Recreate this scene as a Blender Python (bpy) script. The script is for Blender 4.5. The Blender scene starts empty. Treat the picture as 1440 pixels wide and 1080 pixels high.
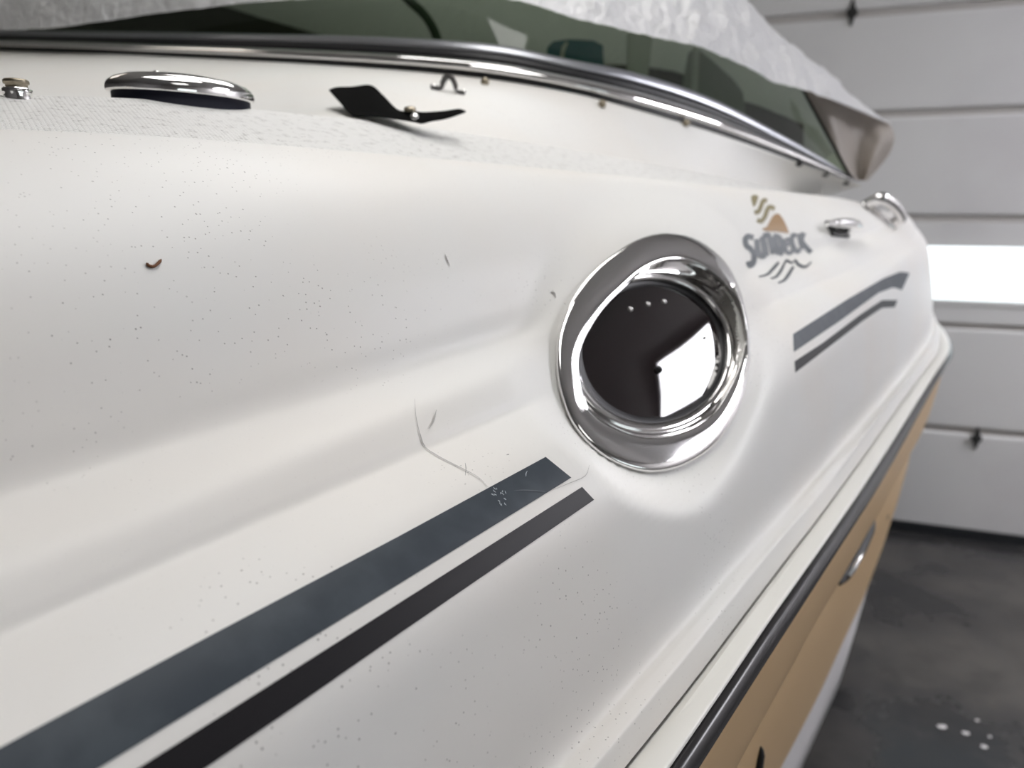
import bpy, bmesh, math, random
import numpy as np
from mathutils import Vector, noise
from mathutils.bvhtree import BVHTree

# ------------------------------------------------------------------ camera
F = 1050.0                                   # focal length in pixels of the 1440x1080 frame
P = math.atan(252.0 / F)                     # pitch down
CP, SP = math.cos(P), math.sin(P)
H = 1.92                                     # camera height above the floor
scene = bpy.context.scene
COL = scene.collection
cam_d = bpy.data.cameras.new('camera'); cam = bpy.data.objects.new('camera', cam_d); COL.objects.link(cam)
cam.location = (0, 0, H); cam.rotation_euler = (math.pi / 2 - P, 0, 0)
cam_d.sensor_fit = 'HORIZONTAL'; cam_d.sensor_width = 36.0; cam_d.lens = F * 36.0 / 1440.0
cam_d.clip_start = 0.01; cam_d.clip_end = 100
cam_d.dof.use_dof = True; cam_d.dof.focus_distance = 0.60; cam_d.dof.aperture_fstop = 4.6
scene.camera = cam
# ------------------------------------------------------------------ world and exposure
vs = scene.view_settings
vs.view_transform = 'Standard'; vs.look = 'None'; vs.gamma = 1.0; vs.use_curve_mapping = False
vs.exposure = -0.15
world = bpy.data.worlds.new('world'); scene.world = world; world.use_nodes = True
wn = world.node_tree.nodes; wl = world.node_tree.links
bg = wn['Background']; bg.inputs['Strength'].default_value = 2.2
wt = wn.new('ShaderNodeTexCoord'); wno = wn.new('ShaderNodeTexNoise'); wno.inputs['Scale'].default_value = 3.0
wr = wn.new('ShaderNodeValToRGB')
wr.color_ramp.elements[0].position = 0.40; wr.color_ramp.elements[0].color = (0.33, 0.40, 0.46, 1)
wr.color_ramp.elements[1].position = 0.52; wr.color_ramp.elements[1].color = (0.93, 0.96, 1.0, 1)
wl.new(wt.outputs['Generated'], wno.inputs['Vector']); wl.new(wno.outputs['Fac'], wr.inputs['Fac'])
wl.new(wr.outputs['Color'], bg.inputs['Color'])

rnd = random.Random(7)
# ------------------------------------------------------------------ helpers
def ray(x, y):
    cx = (x - 720.0) / F; cy = (540.0 - y) / F
    return np.array([cx, CP + cy * SP, cy * CP - SP])
def at(x, y, z):                              # world point seen at pixel x, y at depth z
    d = ray(x, y) * z
    return Vector((d[0], d[1], d[2] + H))
def proj(p):
    X, Y, Z = p[0], p[1], p[2] - H
    z = Y * CP - Z * SP; u = Z * CP + Y * SP
    return 720 + F * X / z, 540 - F * u / z, z
def lin(x, pts):                              # piecewise linear with linear ends
    if x <= pts[0][0]: i = 0
    elif x >= pts[-1][0]: i = len(pts) - 2
    else:
        i = 0
        while pts[i + 1][0] < x: i += 1
    (x0, y0), (x1, y1) = pts[i][:2], pts[i + 1][:2]
    return y0 + (y1 - y0) * (x - x0) / (x1 - x0)
def smo(pts, x):                              # smooth (Catmull-Rom) y(x), linear ends
    n = len(pts)
    if x <= pts[0][0] or x >= pts[-1][0]: return lin(x, pts)
    i = 0
    while pts[i + 1][0] < x: i += 1
    def sl(j):
        if j == 0: return (pts[1][1] - pts[0][1]) / (pts[1][0] - pts[0][0])
        if j == n - 1: return (pts[-1][1] - pts[-2][1]) / (pts[-1][0] - pts[-2][0])
        return (pts[j + 1][1] - pts[j - 1][1]) / (pts[j + 1][0] - pts[j - 1][0])
    h = pts[i + 1][0] - pts[i][0]; t = (x - pts[i][0]) / h
    return ((2*t**3 - 3*t*t + 1) * pts[i][1] + (t**3 - 2*t*t + t) * h * sl(i)
            + (-2*t**3 + 3*t*t) * pts[i + 1][1] + (t**3 - t*t) * h * sl(i + 1))
def sstep(a, b, x):
    t = min(1, max(0, (x - a) / (b - a))); return t * t * (3 - 2 * t)

def put(o, parent=None):
    COL.objects.link(o)
    if parent is not None:
        o.parent = parent
        if parent.type == 'EMPTY':
            o.matrix_parent_inverse = parent_inv[parent.name]
    return o
parent_inv = {}
def mesh(name, verts, faces, mat, parent=None, smooth=True, mats=None, fm=None, uv=None):
    me = bpy.data.meshes.new(name)
    me.from_pydata([tuple(v) for v in verts], [], faces)
    for m in (mats or [mat]): me.materials.append(m)
    if smooth: me.polygons.foreach_set('use_smooth', [True] * len(me.polygons))
    if fm: me.polygons.foreach_set('material_index', fm)
    if uv is not None:
        l = me.uv_layers.new(name='UVMap')
        for lp in me.loops: l.data[lp.index].uv = uv[lp.vertex_index]
    me.update()
    o = bpy.data.objects.new(name, me)
    return put(o, parent)
def grid_faces(n, m, close=False, flip=False):   # n rows of m columns
    fs = []
    for i in range(n - 1):
        for j in range(m if close else m - 1):
            k = (j + 1) % m
            q = (i*m + j, i*m + k, (i+1)*m + k, (i+1)*m + j)
            fs.append(q[::-1] if flip else q)
    return fs
def bm_obj(name, bm, mat, parent=None, smooth=True):
    me = bpy.data.meshes.new(name); bm.normal_update(); bm.to_mesh(me); bm.free()
    me.materials.append(mat)
    if smooth: me.polygons.foreach_set('use_smooth', [True] * len(me.polygons))
    return put(bpy.data.objects.new(name, me), parent)
def box_bm(bm, c, ex, ey, ez, bev=0.0):          # c centre; ex.. half-extent vectors
    c, ex, ey, ez = Vector(c), Vector(ex), Vector(ey), Vector(ez)
    vs_ = [bm.verts.new(c + a*ex + b*ey + d*ez) for a in (-1, 1) for b in (-1, 1) for d in (-1, 1)]
    fs = [bm.faces.new([vs_[i] for i in q]) for q in ((0,1,3,2),(4,6,7,5),(0,4,5,1),(2,3,7,6),(0,2,6,4),(1,5,7,3))]
    if bev:
        es = {e for f_ in fs for e in f_.edges}
        bmesh.ops.bevel(bm, geom=list(es), offset=bev, segments=2, profile=0.5, affect='EDGES')
    return bm
def tube(pts, r, seg=10, caps=True):              # verts, faces of a tube along points; r number or list
    pts = [Vector(p) for p in pts]; vs_, fs = [], []
    up = Vector((0, 0, 1)); n = len(pts)
    for i, p in enumerate(pts):
        t = (pts[min(i+1, n-1)] - pts[max(i-1, 0)]).normalized()
        s = t.cross(up)
        if s.length < 1e-4: s = t.cross(Vector((1, 0, 0)))
        s.normalize(); u = s.cross(t).normalized()
        rr = r[i] if isinstance(r, (list, tuple)) else r
        for k in range(seg):
            a = 2*math.pi*k/seg
            vs_.append(p + s*(math.cos(a)*rr) + u*(math.sin(a)*rr))
    fs = grid_faces(n, seg, close=True)
    if caps: fs += [tuple(range(seg)), tuple(range((n-1)*seg, n*seg))[::-1]]
    return vs_, fs
def spline3(pts, n):                              # Catmull-Rom through 3D points, n samples
    pts = [Vector(p) for p in pts]; out = []; m = len(pts) - 1
    for i in range(n):
        s = m * i / (n - 1); k = min(int(s), m - 1); t = s - k
        p0 = pts[k-1] if k > 0 else 2*pts[0] - pts[1]
        p1, p2 = pts[k], pts[k+1]
        p3 = pts[k+2] if k + 2 <= m else 2*pts[m] - pts[m-1]
        out.append(0.5*((2*p1) + (p2-p0)*t + (2*p0-5*p1+4*p2-p3)*t*t + (3*p1-p0-3*p2+p3)*t**3))
    return out
def tag(o, label=None, cat=None, group=None, kind=None):
    if label: o['label'] = label
    if cat: o['category'] = cat
    if group: o['group'] = group
    if kind: o['kind'] = kind
    return o
def empty(name, loc):
    o = bpy.data.objects.new(name, None); COL.objects.link(o); o.location = loc
    from mathutils import Matrix
    parent_inv[o.name] = Matrix.Translation(-Vector(loc))
    return o
# ------------------------------------------------------------------ materials
def mat(name, col=(0.8, 0.8, 0.8), rough=0.5, metal=0.0, spec=0.5, coat=0.0, coat_rough=0.05):
    m = bpy.data.materials.new(name); m.use_nodes = True
    b = m.node_tree.nodes['Principled BSDF']
    b.inputs['Base Color'].default_value = (*col, 1); b.inputs['Roughness'].default_value = rough
    b.inputs['Metallic'].default_value = metal; b.inputs['Specular IOR Level'].default_value = spec
    b.inputs['Coat Weight'].default_value = coat; b.inputs['Coat Roughness'].default_value = coat_rough
    return m
class NT:
    def __init__(s, m): s.t = m.node_tree; s.b = s.t.nodes['Principled BSDF']
    def n(s, ty, **kw):
        nd = s.t.nodes.new('ShaderNode' + ty)
        for k, v in kw.items():
            if k in nd.inputs.keys(): nd.inputs[k].default_value = v
            else: setattr(nd, k, v)
        return nd
    def l(s, a, b): s.t.links.new(a, b)
    def math(s, op, a, b=None, c=None):
        nd = s.t.nodes.new('ShaderNodeMath'); nd.operation = op
        for i, v in enumerate((a, b, c)):
            if v is None: continue
            if isinstance(v, (int, float)): nd.inputs[i].default_value = v
            else: s.l(v, nd.inputs[i])
        return nd.outputs[0]
    def mix(s, fac, a, b):
        nd = s.t.nodes.new('ShaderNodeMix'); nd.data_type = 'RGBA'
        for i, v in ((0, fac), (6, a), (7, b)):
            if isinstance(v, (int, float)): nd.inputs[i].default_value = v
            elif isinstance(v, tuple): nd.inputs[i].default_value = (*v, 1)
            else: s.l(v, nd.inputs[i])
        return nd.outputs[2]
    def ramp(s, fac, p0, p1):
        nd = s.t.nodes.new('ShaderNodeMapRange'); nd.interpolation_type = 'SMOOTHSTEP'
        s.l(fac, nd.inputs[0]); nd.inputs[1].default_value = p0; nd.inputs[2].default_value = p1
        return nd.outputs[0]

WHITE = (0.80, 0.797, 0.775)
def gelcoat(name, base):
    m = mat(name, base, 0.45, 0, 0.30, coat=0.05, coat_rough=0.25); t = NT(m)
    tc = t.n('TexCoord'); co = tc.outputs['Object']
    # pepper specks: small dots, denser in patches
    patch = t.n('TexNoise', Scale=7.0, Detail=2.0); t.l(co, patch.inputs['Vector'])
    pm = t.ramp(patch.outputs['Fac'], 0.46, 0.66)
    spk = None
    for sc, r0, r1 in ((210.0, 0.10, 0.16), (95.0, 0.055, 0.085)):
        v = t.n('TexVoronoi', Scale=sc); t.l(co, v.inputs['Vector'])
        d = t.math('SUBTRACT', 1.0, t.ramp(v.outputs['Distance'], r0, r1))
        sel = t.math('GREATER_THAN', t.n_sep(v.outputs['Color']), 0.45)
        d = t.math('MULTIPLY', d, sel)
        spk = d if spk is None else t.math('MAXIMUM', spk, d)
    spk = t.math('MULTIPLY', spk, t.math('MULTIPLY_ADD', pm, 0.75, 0.05))
    # faint blotchy discolouration
    bl = t.n('TexNoise', Scale=3.0, Detail=3.0); t.l(co, bl.inputs['Vector'])
    c0 = t.mix(t.ramp(bl.outputs['Fac'], 0.35, 0.7), base, tuple(c * k for c, k in zip(base, (1.0, 0.975, 0.95))))
    c1 = t.mix(t.math('MULTIPLY', spk, 0.8), c0, (0.10, 0.085, 0.07))
    t.l(c1, t.b.inputs['Base Color'])
    # polishing swirls: fine roughness changes
    mp = t.n('Mapping'); mp.inputs['Scale'].default_value = (60, 9, 60); mp.inputs['Rotation'].default_value = (0, 0, 0.6)
    t.l(co, mp.inputs['Vector'])
    sw = t.n('TexNoise', Scale=3.0, Detail=4.0); t.l(mp.outputs['Vector'], sw.inputs['Vector'])
    t.l(t.math('MULTIPLY_ADD', sw.outputs['Fac'], 0.20, 0.37), t.b.inputs['Roughness'])
    bp = t.n('Bump', Strength=0.03, Distance=0.001); t.l(sw.outputs['Fac'], bp.inputs['Height']); t.l(bp.outputs['Normal'], t.b.inputs['Coat Normal'])
    return m
def _n_sep(s, c):
    nd = s.t.nodes.new('ShaderNodeSeparateColor'); s.l(c, nd.inputs[0]); return nd.outputs[0]
NT.n_sep = _n_sep
M = {}
M['gel'] = gelcoat('white_gelcoat', WHITE)
M['chrome'] = mat('chrome', (0.86, 0.85, 0.84), 0.05, 1.0)
M['steel'] = mat('stainless', (0.62, 0.61, 0.60), 0.22, 1.0)
M['satin'] = mat('satin_aluminium', (0.46, 0.47, 0.50), 0.36, 1.0)
M['black'] = mat('black_rubber', (0.012, 0.012, 0.014), 0.45)
M['lens'] = mat('dark_lens', (0.010, 0.006, 0.007), 0.03, 0, 0.5, coat=1.0, coat_rough=0.02)
M['tan'] = mat('tan_gelcoat', (0.56, 0.39, 0.21), 0.42)
M['white'] = mat('white_paint', (0.74, 0.72, 0.72), 0.4)
M['cream'] = mat('cream_vinyl', (0.80, 0.79, 0.745), 0.4)
M['rail'] = mat('dark_rail_vinyl', (0.030, 0.029, 0.030), 0.22, 0, 0.3)
M['brass'] = mat('tarnished_brass', (0.33, 0.29, 0.22), 0.4, 1.0)
M['cloth'] = mat('black_webbing', (0.003, 0.003, 0.003), 0.9, 0, 0.03)
M['navy'] = mat('navy_gasket', (0.008, 0.009, 0.018), 0.6, 0, 0.2)
M['gold'] = mat('gold_vinyl', (0.33, 0.19, 0.07), 0.4)
M['olive'] = mat('olive_vinyl', (0.26, 0.225, 0.12), 0.4)
M['logo'] = mat('slate_vinyl', (0.085, 0.10, 0.115), 0.4)
M['stripe_black'] = mat('black_vinyl', (0.006, 0.005, 0.007), 0.45, 0, 0.22)
def stripe_mat():
    m = mat('slate_stripe', (0.050, 0.064, 0.080), 0.5, 0, 0.3); t = NT(m); tc = t.n('TexCoord')
    nz = t.n('TexNoise', Scale=30.0, Detail=6.0); t.l(tc.outputs['Object'], nz.inputs['Vector'])
    t.l(t.mix(t.ramp(nz.outputs['Fac'], 0.4, 0.75), (0.034, 0.045, 0.058), (0.054, 0.068, 0.082)), t.b.inputs['Base Color'])
    return m
M['stripe'] = stripe_mat()
def nonskid_mat():
    m = mat('nonskid', tuple(min(1, c*1.04) for c in WHITE), 0.5); t = NT(m); uvn = t.n('UVMap')
    mp = t.n('Mapping'); mp.inputs['Rotation'].default_value = (0, 0, math.radians(20)); t.l(uvn.outputs['UV'], mp.inputs['Vector'])
    br = t.n('TexBrick', Scale=1.0); br.offset = 0.5
    br.inputs['Brick Width'].default_value = 0.0052; br.inputs['Row Height'].default_value = 0.0036
    br.inputs['Mortar Size'].default_value = 0.0006; br.inputs['Mortar Smooth'].default_value = 0.6
    t.l(mp.outputs['Vector'], br.inputs['Vector'])
    bp = t.n('Bump', Strength=0.85, Distance=0.0020, invert=True); t.l(br.outputs['Fac'], bp.inputs['Height'])
    t.l(bp.outputs['Normal'], t.b.inputs['Normal'])
    nz = t.n('TexNoise', Scale=90.0, Detail=2.0); t.l(uvn.outputs['UV'], nz.inputs['Vector'])
    dirt = t.math('MULTIPLY', br.outputs['Fac'], t.ramp(nz.outputs['Fac'], 0.5, 0.75))
    t.l(t.mix(t.math('MULTIPLY', dirt, 0.8), tuple(c*1.06 for c in WHITE), (0.16, 0.14, 0.12)), t.b.inputs['Base Color'])
    return m
M['nonskid'] = nonskid_mat()
def glass_mat(name, tint):
    m = bpy.data.materials.new(name); m.use_nodes = True; t = m.node_tree; t.nodes.remove(t.nodes['Principled BSDF'])
    tr = t.nodes.new('ShaderNodeBsdfTransparent'); tr.inputs[0].default_value = (*tint, 1)
    gl = t.nodes.new('ShaderNodeBsdfGlossy'); gl.inputs['Roughness'].default_value = 0.02
    fr = t.nodes.new('ShaderNodeFresnel'); fr.inputs[0].default_value = 1.5
    mx = t.nodes.new('ShaderNodeMixShader'); t.links.new(fr.outputs[0], mx.inputs[0])
    t.links.new(tr.outputs[0], mx.inputs[1]); t.links.new(gl.outputs[0], mx.inputs[2])
    t.links.new(mx.outputs[0], t.nodes['Material Output'].inputs[0])
    return m
M['glass'] = glass_mat('green_tinted_glass', (0.46, 0.56, 0.41))
M['pane'] = glass_mat('clear_pane', (0.92, 0.97, 0.95))
def film_mat(name, col, trans):
    m = mat(name, col, 0.28, 0, 0.5); t = NT(m)
    t.b.inputs['Transmission Weight'].default_value = 0.0
    tl = t.n('BsdfTranslucent'); tl.inputs[0].default_value = (*col, 1)
    mx = t.n('MixShader'); mx.inputs[0].default_value = trans
    t.l(t.b.outputs[0], mx.inputs[1]); t.l(tl.outputs[0], mx.inputs[2])
    t.l(mx.outputs[0], t.t.nodes['Material Output'].inputs[0])
    return m
M['film'] = film_mat('white_plastic_film', (0.80, 0.80, 0.82), 0.22)
_t = NT(M['film']); _tc = _t.n('TexCoord'); _mp = _t.n('Mapping'); _mp.inputs['Scale'].default_value = (1.0, 0.45, 0.75); _t.l(_tc.outputs['Object'], _mp.inputs['Vector'])
_v = _t.n('TexVoronoi', Scale=20.0, feature='DISTANCE_TO_EDGE'); _n = _t.n('TexNoise', Scale=34.0, Detail=5.0, Distortion=1.2)
_t.l(_mp.outputs['Vector'], _v.inputs['Vector']); _t.l(_mp.outputs['Vector'], _n.inputs['Vector'])
_bp = _t.n('Bump', Strength=0.75, Distance=0.02); _t.l(_t.math('MULTIPLY_ADD', _v.outputs['Distance'], 0.6, _n.outputs['Fac']), _bp.inputs['Height'])
_t.l(_bp.outputs['Normal'], _t.b.inputs['Normal'])
def floor_mat():
    m = mat('concrete', (0.09, 0.088, 0.085), 0.35, 0, 0.4); t = NT(m); tc = t.n('TexCoord'); co = tc.outputs['Object']
    n1 = t.n('TexNoise', Scale=1.6, Detail=6.0, Roughness=0.6); t.l(co, n1.inputs['Vector'])
    n2 = t.n('TexNoise', Scale=6.0, Detail=8.0, Roughness=0.65); t.l(co, n2.inputs['Vector'])
    c = t.mix(t.ramp(n1.outputs['Fac'], 0.35, 0.68), (0.026, 0.026, 0.027), (0.085, 0.080, 0.073))
    c = t.mix(t.math('MULTIPLY', t.ramp(n2.outputs['Fac'], 0.45, 0.7), 0.5), c, (0.03, 0.028, 0.026))
    t.l(c, t.b.inputs['Base Color'])
    t.l(t.math('MULTIPLY_ADD', t.ramp(n1.outputs['Fac'], 0.35, 0.65), 0.35, 0.18), t.b.inputs['Roughness'])
    bp = t.n('Bump', Strength=0.15, Distance=0.01); t.l(n2.outputs['Fac'], bp.inputs['Height']); t.l(bp.outputs['Normal'], t.b.inputs['Normal'])
    return m
M['floor'] = floor_mat()
def door_mat():
    m = mat('door_paint', (0.70, 0.70, 0.69), 0.5); t = NT(m); tc = t.n('TexCoord')
    mp = t.n('Mapping'); mp.inputs['Scale'].default_value = (1.5, 1.5, 60); t.l(tc.outputs['Object'], mp.inputs['Vector'])
    nz = t.n('TexNoise', Scale=2.0, Detail=3.0); t.l(mp.outputs['Vector'], nz.inputs['Vector'])
    bp = t.n('Bump', Strength=0.25, Distance=0.004); t.l(nz.outputs['Fac'], bp.inputs['Height']); t.l(bp.outputs['Normal'], t.b.inputs['Normal'])
    n2 = t.n('TexNoise', Scale=1.3, Detail=4.0); t.l(tc.outputs['Object'], n2.inputs['Vector'])
    t.l(t.mix(t.ramp(n2.outputs['Fac'], 0.4, 0.75), (0.72, 0.72, 0.715), (0.64, 0.63, 0.635)), t.b.inputs['Base Color'])
    return m
M['door'] = door_mat()
M['wall'] = mat('wall_paint', (0.42, 0.41, 0.40), 0.7)
M['ceil'] = mat('ceiling_paint', (0.42, 0.41, 0.40), 0.8)
M['joint'] = mat('door_joint', (0.47, 0.45, 0.43), 0.6)
M['seal'] = mat('door_seal', (0.015, 0.017, 0.02), 0.5)
M['hinge'] = mat('dark_hinge', (0.05, 0.05, 0.05), 0.5, 0.6)
def emis(name, col, s):
    m = mat(name, col, 0.5); b = m.node_tree.nodes['Principled BSDF']
    b.inputs['Emission Color'].default_value = (*col, 1); b.inputs['Emission Strength'].default_value = s
    return m

# ------------------------------------------------------------------ the room
TH = math.radians(69.7)
DD = Vector((math.sin(TH), -math.cos(TH), 0))            # along the door, to the right
DN = Vector((-math.cos(TH), -math.sin(TH), 0))           # door normal, into the room
_r = ray(1400, 763); D0 = Vector(tuple(_r * (-H / _r[2]))) ; D0.z = 0     # a point of the door foot
def door_pt(x, y):
    d = Vector(tuple(ray(x, y))); t = D0.dot(DN) / d.dot(DN); p = d * t
    return p + Vector((0, 0, H))
def door_uv(x, y):
    p = door_pt(x, y); return (p - D0).dot(DD), p.z
seams = [door_uv(1400, y)[1] for y in (610, 460.5, 308, 155, 4)]
print('SEAMS', [round(s, 3) for s in seams], 'door', D0[:])
lev = [0.035] + seams + [seams[-1] + 0.61]
DU0, DU1 = -7.2, 4.0
def dp(u, z, off=0.0): return D0 + DD*u + DN*off + Vector((0, 0, z))
door = empty('door_1', dp(-1.0, 0)); tag(door, kind='structure', label='white sectional garage door with long window strip')
wu0, wzt = door_uv(1285, 345); _, wzb = door_uv(1400, 426); _, wzt = door_uv(1400, 345.6)
wu0 -= 0.10; wu1 = wu0 + 1.25
def slab(name, u0, u1, z0, z1, o0, o1, m, parent, bev=0.006):
    bm = bmesh.new(); c = dp((u0+u1)/2, (z0+z1)/2, (o0+o1)/2)
    box_bm(bm, c, DD*((u1-u0)/2), DN*((o1-o0)/2), Vector((0, 0, (z1-z0)/2)), bev)
    return bm_obj(name, bm, m, parent, smooth=False)
for i in range(len(lev) - 1):
    z0, z1 = lev[i] + 0.018, lev[i+1] - 0.018
    if i == 2:     # section with the window: a slab with an opening
        bm = bmesh.new()
        for (a, b, c_, d) in ((DU0, wu0, z0, z1), (wu1, DU1, z0, z1), (wu0, wu1, z0, wzb), (wu0, wu1, wzt, z1)):
            box_bm(bm, dp((a+b)/2, (c_+d)/2, -0.02), DD*((b-a)/2), DN*0.02, Vector((0, 0, (d-c_)/2)))
        bm_obj('door_panel', bm, M['door'], door, smooth=False)
    else:
        slab('door_panel', DU0, DU1, z0, z1, -0.04, 0.0, M['door'], door, 0.012)
    if i: slab('panel_joint', DU0, DU1, lev[i]-0.024, lev[i]+0.024, -0.04, -0.014, M['joint'], door, 0)
bm = bmesh.new()
for (a, b, c_, d) in ((wu0-.02, wu0+.012, wzb-.02, wzt+.02), (wu1-.012, wu1+.02, wzb-.02, wzt+.02), (wu0+.012, wu1-.012, wzb-.02, wzb+.006), (wu0+.012, wu1-.012, wzt-.006, wzt+.02)):
    box_bm(bm, dp((a+b)/2, (c_+d)/2, -0.015), DD*((b-a)/2), DN*0.02, Vector((0, 0, (d-c_)/2)))
bm_obj('window_frame', bm, M['door'], door, smooth=False)
mesh('window_pane', [dp(wu0, wzb, -0.03), dp(wu1, wzb, -0.03), dp(wu1, wzt, -0.03), dp(wu0, wzt, -0.03)], [(0, 1, 2, 3)], M['pane'], door)
slab('bottom_seal', DU0, DU1, 0.0, 0.062, -0.045, 0.006, M['seal'], door, 0.004)
def hinge(x, y, s, m):
    u, z = door_uv(x, y); bm = bmesh.new()
    box_bm(bm, dp(u, z, 0.008), DD*0.035*s, DN*0.008, Vector((0, 0, 0.022*s)), 0.004)
    for k in (-1, 1):
        vs_ = [bm.verts.new(dp(u + a*0.022*s, z + k*b*s, o)) for (a, b) in ((-1, 0.022), (1, 0.022), (0.25, 0.085), (-0.25, 0.085)) for o in (0.0, 0.008)]
        for q in ((0,2,4,6), (1,7,5,3), (0,1,3,2), (2,3,5,4), (4,5,7,6), (6,7,1,0)): bm.faces.new([vs_[i] for i in q])
    bmesh.ops.recalc_face_normals(bm, faces=bm.faces)
    a = dp(u-0.03*s, z, 0.018); b = dp(u+0.03*s, z, 0.018)
    v, f_ = tube([a, b], 0.009*s, 8); vv = [bm.verts.new(q) for q in v]
    for q in f_: bm.faces.new([vv[i] for i in q])
    bm_obj('hinge', bm, m, door, smooth=False)
hinge(1198, 18, 0.8, M['hinge']); hinge(1373, 616, 0.75, M['hinge'])
# floor, walls, ceiling (a bay in which the boat stands, its nose towards the room)
CZ = 4.1
def quad(name, pts, m, kind='structure', label=None, flip=False):
    o = mesh(name, pts, [(0, 1, 2, 3) if not flip else (3, 2, 1, 0)], m, smooth=False)
    return tag(o, label=label, kind=kind)
BK = 9.5
f0, f1, f2, f3 = dp(DU0, 0), dp(DU1, 0), dp(DU1, 0, BK), dp(DU0, 0, BK)
up = Vector((0, 0, CZ))
quad('floor', [f0, f1, f2, f3], M['floor'], label='stained dark concrete floor')
quad('ceiling', [f0+up, f3+up, f2+up, f1+up], M['ceil'])
quad('wall_left', [f0, f3, f3+up, f0+up], M['wall'])
# right wall with a window opening, back wall with a doorway letting daylight in
def wall_hole(name, a, b, u0, u1, z0, z1, m):
    L = (b - a).length; e = (b - a).normalized()
    q = lambda u, z: a + e*u + Vector((0, 0, z))
    us, zs = [0, u0, u1, L], [0, z0, z1, CZ]
    vs_ = [q(u, z) for z in zs for u in us]; fs = []
    for i in range(3):
        for j in range(3):
            if i == 1 and j == 1: continue
            k = i*4 + j; fs.append((k, k+1, k+5, k+4))
    return tag(mesh(name, vs_, fs, m, smooth=False), kind='structure'), q
_, q1 = wall_hole('wall_right', f1, f2, 4.2, 6.4, 1.0, 2.3, M['wall'])
quad('wall_back', [f2, f2+up, f3+up, f3], M['wall'])
quad('window_1', [q1(4.2, 1.0), q1(6.4, 1.0), q1(6.4, 2.3), q1(4.2, 2.3)], M['pane'])
quad('wall_front', [dp(DU0, lev[-1]), dp(DU1, lev[-1]), dp(DU1, CZ), dp(DU0, CZ)], M['wall'])
# ceiling lamps: square LED panels, the one by the right wall an added fill
def lamp_panel(c, along, ln, wd, power, colr, where):
    t = empty('ceiling_light', c)
    tag(t, 'square white LED ceiling panel lamp ' + where, 'lamp', 'LED panels on the ceiling')
    side = Vector((-along.y, along.x, 0))
    bm = bmesh.new(); box_bm(bm, c + Vector((0, 0, 0.03)), along*(ln/2), side*(wd/2), Vector((0, 0, 0.03)), 0.01)
    bm_obj('housing', bm, M['white'], t, smooth=False)
    bm = bmesh.new(); box_bm(bm, c - Vector((0, 0, 0.012)), along*(ln/2-0.03), side*(wd/2-0.03), Vector((0, 0, 0.011)), 0.006)
    bm_obj('diffuser', bm, emis('lamp_diffuser', colr, power), t, smooth=False)
LP = 7.5
WARM, NEUT = (1.0, 0.93, 0.84), (1.0, 0.985, 0.965)
LAV = (0.95, 0.94, 1.0)
for (u, off, w, l, c) in ((2.66, 1.30, 3.4, LAV, 'set above the right of the garage door'), (-2.1, 2.5, 0.75, NEUT, 'set above the boat windshield'),
                          (-4.2, 3.6, 0.20, WARM, 'set in front of the left wall'), (1.9, 5.2, 0.25, NEUT, 'added unseen at the right as side fill'), (-1.3, 3.95, 0.80, NEUT, 'set above the boat bow')):  # lamp at the right is unseen fill, added to lift the side-facing panels
    lamp_panel(dp(u, CZ - 0.12, off), DN, 1.25 if u < 2 else 1.62, 1.25 if u < 2 else 1.9, LP*w, l, c)

# ------------------------------------------------------------------ the boat's deck: sections across (o outboard, h) at stations a
HD = math.radians(38)
AX = np.array([math.sin(HD), math.cos(HD)]); OX = np.array([math.cos(HD), -math.sin(HD)])
def W(a, o, h):
    q = AX*a + OX*o
    return Vector((q[0], q[1], h + H))
def bend(a):
    if a > 1.0: return 0.044*(a-1)**2
    if a < 0.0: return 0.10*a*a
    return 0.0
def h_img(a, o, poly):                       # height of the point (a, o) that lies on an image line
    q = AX*a + OX*o; h = -0.2
    for _ in range(30):
        z = q[1]*CP - h*SP; x = 720 + F*q[0]/z
        y = smo(poly, x); d = ray(x, y); h = 0.5*h + 0.5*q[1]*d[2]/d[1]
    return h
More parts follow.
